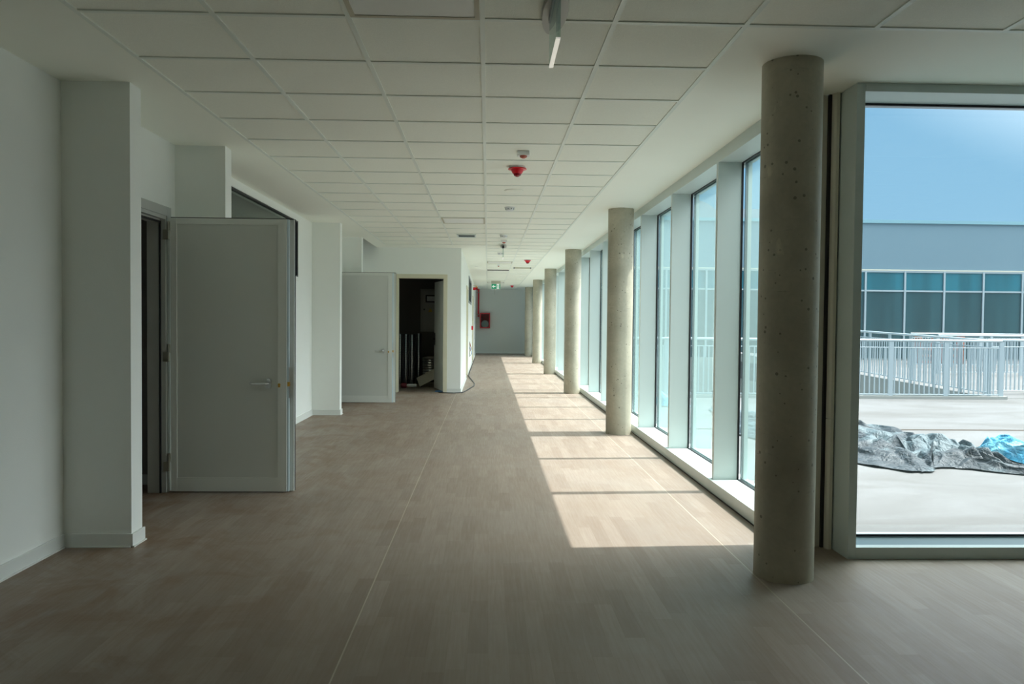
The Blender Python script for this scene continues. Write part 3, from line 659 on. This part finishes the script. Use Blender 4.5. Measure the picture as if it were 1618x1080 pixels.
for i in range(n_-1):
    for j in range(5): m.bm.faces.new((vs[i][j], vs[i+1][j], vs[i+1][j+1], vs[i][j+1]))
ob = m.out('rubber_glove', blue_p, smooth=True); md = ob.modifiers.new('s', 'SOLIDIFY'); md.thickness = .004
tag(ob, 'crumpled bright blue glove on the floor in the storage doorway', 'glove')
for x in (-1.02, -.92):
    m = MB().cyl((x, 16.9, 2.04), .03, .65, 12); tag(m.out('conduit', mat('dark_blue_conduit', (.02, .03, .07), .5), smooth=True), 'dark conduit rising from the electrical cabinet to the ceiling', 'conduit', 'conduits above the electrical cabinet')
# ================================================================ OUTSIDE
m = MB().box(2.08, 45, 4.50, 13.72, -.6, -.005).box(5.15, 45, -12, 4.5, -.6, -.005)
m.prism([(9.45, 13.72), (45, 13.72), (45, 28.9), (9.0, 28.9), (9.0, 22)], -.6, -.005)
m.box(2.08, 45, 32.6, 45, -.7, -.6)
struct(m.out('ground', tm), 'sunlit pale screed terrace outside the windows', 'terrace')
m = MB().box(2.08, 9.4, 13.72, 29, -3.2, -3.0)
struct(m.out('courtyard_floor', curb), 'concrete floor of the sunken court beyond the railing', 'court')
# ramp sloping up to the left beyond the railing
m = MB().prism([(9.42, 13.80), (9.05, 22.0), (9.0, 28.9), (6.2, 28.9), (8.0, 20.0), (9.30, 13.80)], -3, -.01)
m = MB()
A = [(9.42, 13.85, 0.0), (9.05, 20.5, .17), (9.0, 28.8, .30)]; B = [(13.5, 13.85, 0.0), (13.0, 20.5, .03), (13.0, 28.8, .05)]
for (a, a2), (b1, b2) in zip(zip(A, A[1:]), zip(B, B[1:])):
    m._v([a, a2, b2, b1, (a[0], a[1], -3), (a2[0], a2[1], -3), (b2[0], b2[1], -3), (b1[0], b1[1], -3)], [(0, 1, 2, 3), (0, 4, 5, 1), (0, 3, 7, 4), (1, 5, 6, 2), (3, 2, 6, 7), (4, 7, 6, 5)])
ob = m.out('ramp', tm); ob.data.materials.append(curb)
for p in ob.data.polygons:
    if abs(p.normal.z) < .5: p.material_index = 1
struct(ob, 'pale ramp with a grey concrete side beyond the white railing', 'ramp')
# railings
def rail_run(pts, label, step=1.0, post=.085, thin=.019, base=None, h=1.06, low=-.02, double=True):
    """a run of railing through 3-D base points: posts, top rail, sub rails, balusters"""
    P = [Vector(p) for p in pts]
    e = empty('white_railing', P[0], label, 'railing', 'white metal railings on the terrace')
    def at(s_):
        for a, b_ in zip(P, P[1:]):
            L = (b_-a).length
            if s_ <= L: return a+(b_-a)*(s_/L), (b_-a).normalized()
            s_ -= L
        return P[-1], (P[-1]-P[-2]).normalized()
    tot = sum((b_-a).length for a, b_ in zip(P, P[1:]))
    off = world_loc(e)
    m = MB(); m.tube([p+Vector((0, 0, h)) for p in P], .024, 8)
    if double:
        for hh, rr in ((h-.13, .011), (.075, .013)): m.tube([p+Vector((0, 0, hh)) for p in P], rr, 6)
    m.out('rails', rail_m, e, smooth=True)
    npost = int(round(tot/step))
    for i in range(npost+1):
        p, dr = at(tot*i/npost); nn = Vector((-dr.y, dr.x, 0)).normalized()*.012; q = dr.copy(); q.z = 0; q = q.normalized()*post/2
        c4 = [p-q-nn, p+q-nn, p+q+nn, p-q+nn]
        MB().prism([(v.x, v.y) for v in c4], p.z+low, p.z+h-.015).out('post', rail_m, e)
    nb = int(tot/.092); big = max(1, round(nb/npost)); cnt = 0; extra = MB(); used = False
    for i in range(nb):
        s_ = tot*(i+.5)/nb; p, dr = at(s_); r_ = thin/2
        if cnt < 95:
            MB().box(p.x-r_, p.x+r_, p.y-r_, p.y+r_, p.z+.075, p.z+h-.13).out('baluster', rail_m, e); cnt += 1
        else: extra.box(p.x-r_, p.x+r_, p.y-r_, p.y+r_, p.z+.075, p.z+h-.13); used = True
    if used: tag(extra.out('baluster', rail_m, e), kind='stuff')
    else: extra.bm.free()
    return e
rail_run([(9.41, 13.70, 0), (2.2, 13.70, 0)], 'front white railing across the terrace edge, nearest the window', 1.03)
rail_run([(9.43, 14.05, 0), (9.07, 20.5, .17), (9.03, 22.2, .2)], 'white railing climbing along the left side of the ramp', .82, low=-.30)
rail_run([(9.75, 14.6, 0), (12.6, 14.9, 0)], 'short white railing turning right behind the end post of the front railing', .95)
rail_run([(12.0, 20.0, .02), (17.0, 20.6, 0)], 'middle-distance white railing right of the ramp', 1.3)
rail_run([(13.5, 24.0, .02), (20.5, 24.6, 0)], 'farthest white railing in front of the teal glazing', 1.5)
m = MB().box(2.2, 9.5, 13.64, 13.72, -.005, .05)
struct(m.out('curb_strip', curb), 'low grey concrete kerb under the front railing', 'kerb')
for x, y, z, lb in ((15.3, 26.2, 0, 'rusty orange stack of frames left behind the railings'), (16.35, 26.4, 0, 'rusty orange stack of frames right behind the railings')):
    e = empty('steel_frame_stack', (x, y, z), lb, 'stack')
    m = MB()
    for k in range(3): m.box(x-.30, x+.30, y-.2, y+.2, .04+k*.22, .10+k*.22)
    m.out('slabs', orange, e)
    MB().box(x-.32, x-.27, y-.2, y+.2, 0, .95).box(x+.27, x+.32, y-.2, y+.2, 0, .95).out('uprights', orange, e)
# opposite building
FY = 29.0
bl = empty('office_building', (12, FY, 0), 'long low building opposite with a pale blue upper wall and teal window band', 'building')
MB().box(2.5, 40, FY, FY+3.5, 3.47, 5.24).out('upper_wall', facade, bl)
MB().box(2.4, 40, FY-.06, FY+.3, 5.24, 5.36).out('parapet_cap', cap_m, bl)
MB().box(2.5, 40, FY-.05, FY+.02, 3.42, 3.47).out('drip_edge', frame_d, bl)
MB().box(2.5, 40, FY+.4, FY+.6, -.6, 3.47).out('inner_wall', dark_room, bl)
MB().box(2.5, 40, FY-.02, FY+.06, -3, .05).out('plinth', curb, bl)
k = -8
while 16.03+1.54*k < 26:
    x = 16.03+1.54*k
    wnd = MB().box(x-.035, x+.035, FY-.05, FY+.03, .05, 3.42).box(x+.035, x+1.505, FY-.04, FY+.03, 3.36, 3.42).box(x+.035, x+1.505, FY-.04, FY+.03, 2.62, 2.68).out('window', rail_m, bl)
    MB().box(x+.035, x+1.505, FY, FY+.02, 2.68, 3.36).out('upper_pane', teal_hi, wnd)
    MB().box(x+.035, x+1.505, FY, FY+.02, .05, 2.62).out('lower_pane', teal_lo, wnd)
    k += 1
prof = [(2.6, -.6), (12.6, -.6), (12.6, 6.32), (9.9, 6.32)]+[(8.2+1.7*math.cos(a)+0, 6.05+.72*math.sin(a)) for a in [PI/2*i/10 for i in range(0, 11)]]+[(2.6, 6.77)]
tag(MB().prism(prof, 33, 38, 'y').out('vaulted_building', mat('grey_metal_cladding', (.30, .32, .34), .5)), 'grey building with a curved roof shoulder rising behind the window band', 'building')
# tarpaulins
def sheet(name, lower, upper, nu, nv, m_, label, amp, seed, freq=2.4):
    """crumpled film: irregular creased facets between two outlines on the ground"""
    rg = random.Random(seed)
    def samp(c_, t_):
        t_ = min(max(t_, 0), 1)*(len(c_)-1); i = min(int(t_), len(c_)-2); f = t_-i
        return (c_[i][0]*(1-f)+c_[i+1][0]*f, c_[i][1]*(1-f)+c_[i+1][1]*f)
    m = MB(); g = []
    for i in range(nu+1):
        rw = []
        for j in range(nv+1):
            ie = 0 < i < nu; je = 0 < j < nv
            u = (i+(rg.uniform(-.42, .42) if ie else 0))/nu; f = (j+(rg.uniform(-.42, .42) if je else 0))/nv
            a = samp(lower, u); b_ = samp(upper, u); x = a[0]*(1-f)+b_[0]*f; y = a[1]*(1-f)+b_[1]*f
            ed = min(1, 4*min(f, 1-f)+.06)*min(1, 6*min(u, 1-u)+.1)
            p = Vector((x*freq, y*freq*.8, seed)); v = 1-abs(noise.noise(p))*2.4
            h = max(.0, amp*ed*(.30+.55*max(0, v)+rg.uniform(-.35, .35)))
            if not je or not ie: h = rg.uniform(0, .02); x += rg.uniform(-.03, .03); y += rg.uniform(-.03, .03)
            rw.append(m.bm.verts.new((x, y, h+.004)))
        g.append(rw)
    for i in range(nu):
        for j in range(nv):
            q = (g[i][j], g[i+1][j], g[i+1][j+1], g[i][j+1])
            if rg.random() < .5: m.bm.faces.new((q[0], q[1], q[2])); m.bm.faces.new((q[0], q[2], q[3]))
            else: m.bm.faces.new((q[0], q[1], q[3])); m.bm.faces.new((q[1], q[2], q[3]))
    ob = m.out(name, m_, smooth=True); ob.modifiers.clear()
    md = ob.modifiers.new('sub', 'SUBSURF'); md.subdivision_type = 'SIMPLE'; md.levels = 2; md.render_levels = 2
    md = ob.modifiers.new('sm', 'SMOOTH'); md.factor = .5; md.iterations = 1
    return tag(ob, label, 'tarpaulin')
sheet('plastic_sheet', [(2.95, 9.5), (3.2, 8.3), (3.55, 7.2), (3.85, 6.78), (4.05, 6.75), (4.18, 7.0), (4.45, 6.95), (4.75, 6.72), (5.25, 6.35)],
      [(3.5, 11.9), (4.2, 11.2), (4.75, 10.3), (5.1, 9.45), (5.12, 8.9), (5.1, 8.4), (5.05, 7.8), (4.95, 7.1), (5.35, 6.45)], 30, 15, tarp_g, 'crumpled grey plastic sheeting lying on the white terrace', .17, 1.3)
sheet('blue_tarpaulin', [(5.20, 7.95), (5.18, 7.5), (5.18, 7.1), (5.32, 6.85), (5.65, 6.55), (6.1, 6.3)], [(5.26, 8.1), (5.5, 8.1), (5.8, 7.75), (6.1, 7.5), (6.5, 7.2), (6.7, 6.6)], 18, 9, tarp_b, 'bright blue plastic sheeting at the right end of the grey sheet', .20, 4.1)
sheet('blue_tarpaulin', [(2.75, 12.2), (3.0, 12.0), (3.25, 12.1)], [(2.8, 12.9), (3.05, 13.1), (3.3, 12.8)], 5, 4, tarp_b, 'small heap of blue plastic seen through the slanting panes', .25, 8.1)
for i in range(3):
    ob = MB().box(0, .9, i*.105, i*.105+.09, 0, .022).out('wooden_board', wood); ob.location = (4.66, 6.28, .0); ob.rotation_euler = (0, 0, -.60)
    tag(ob, ['raw pine board at the right edge of the view, nearest the window', 'raw pine board in the middle of three beside the grey sheet', 'raw pine board farthest from the window, touching the grey sheet'][i], 'board', 'pine boards beside the plastic sheet')
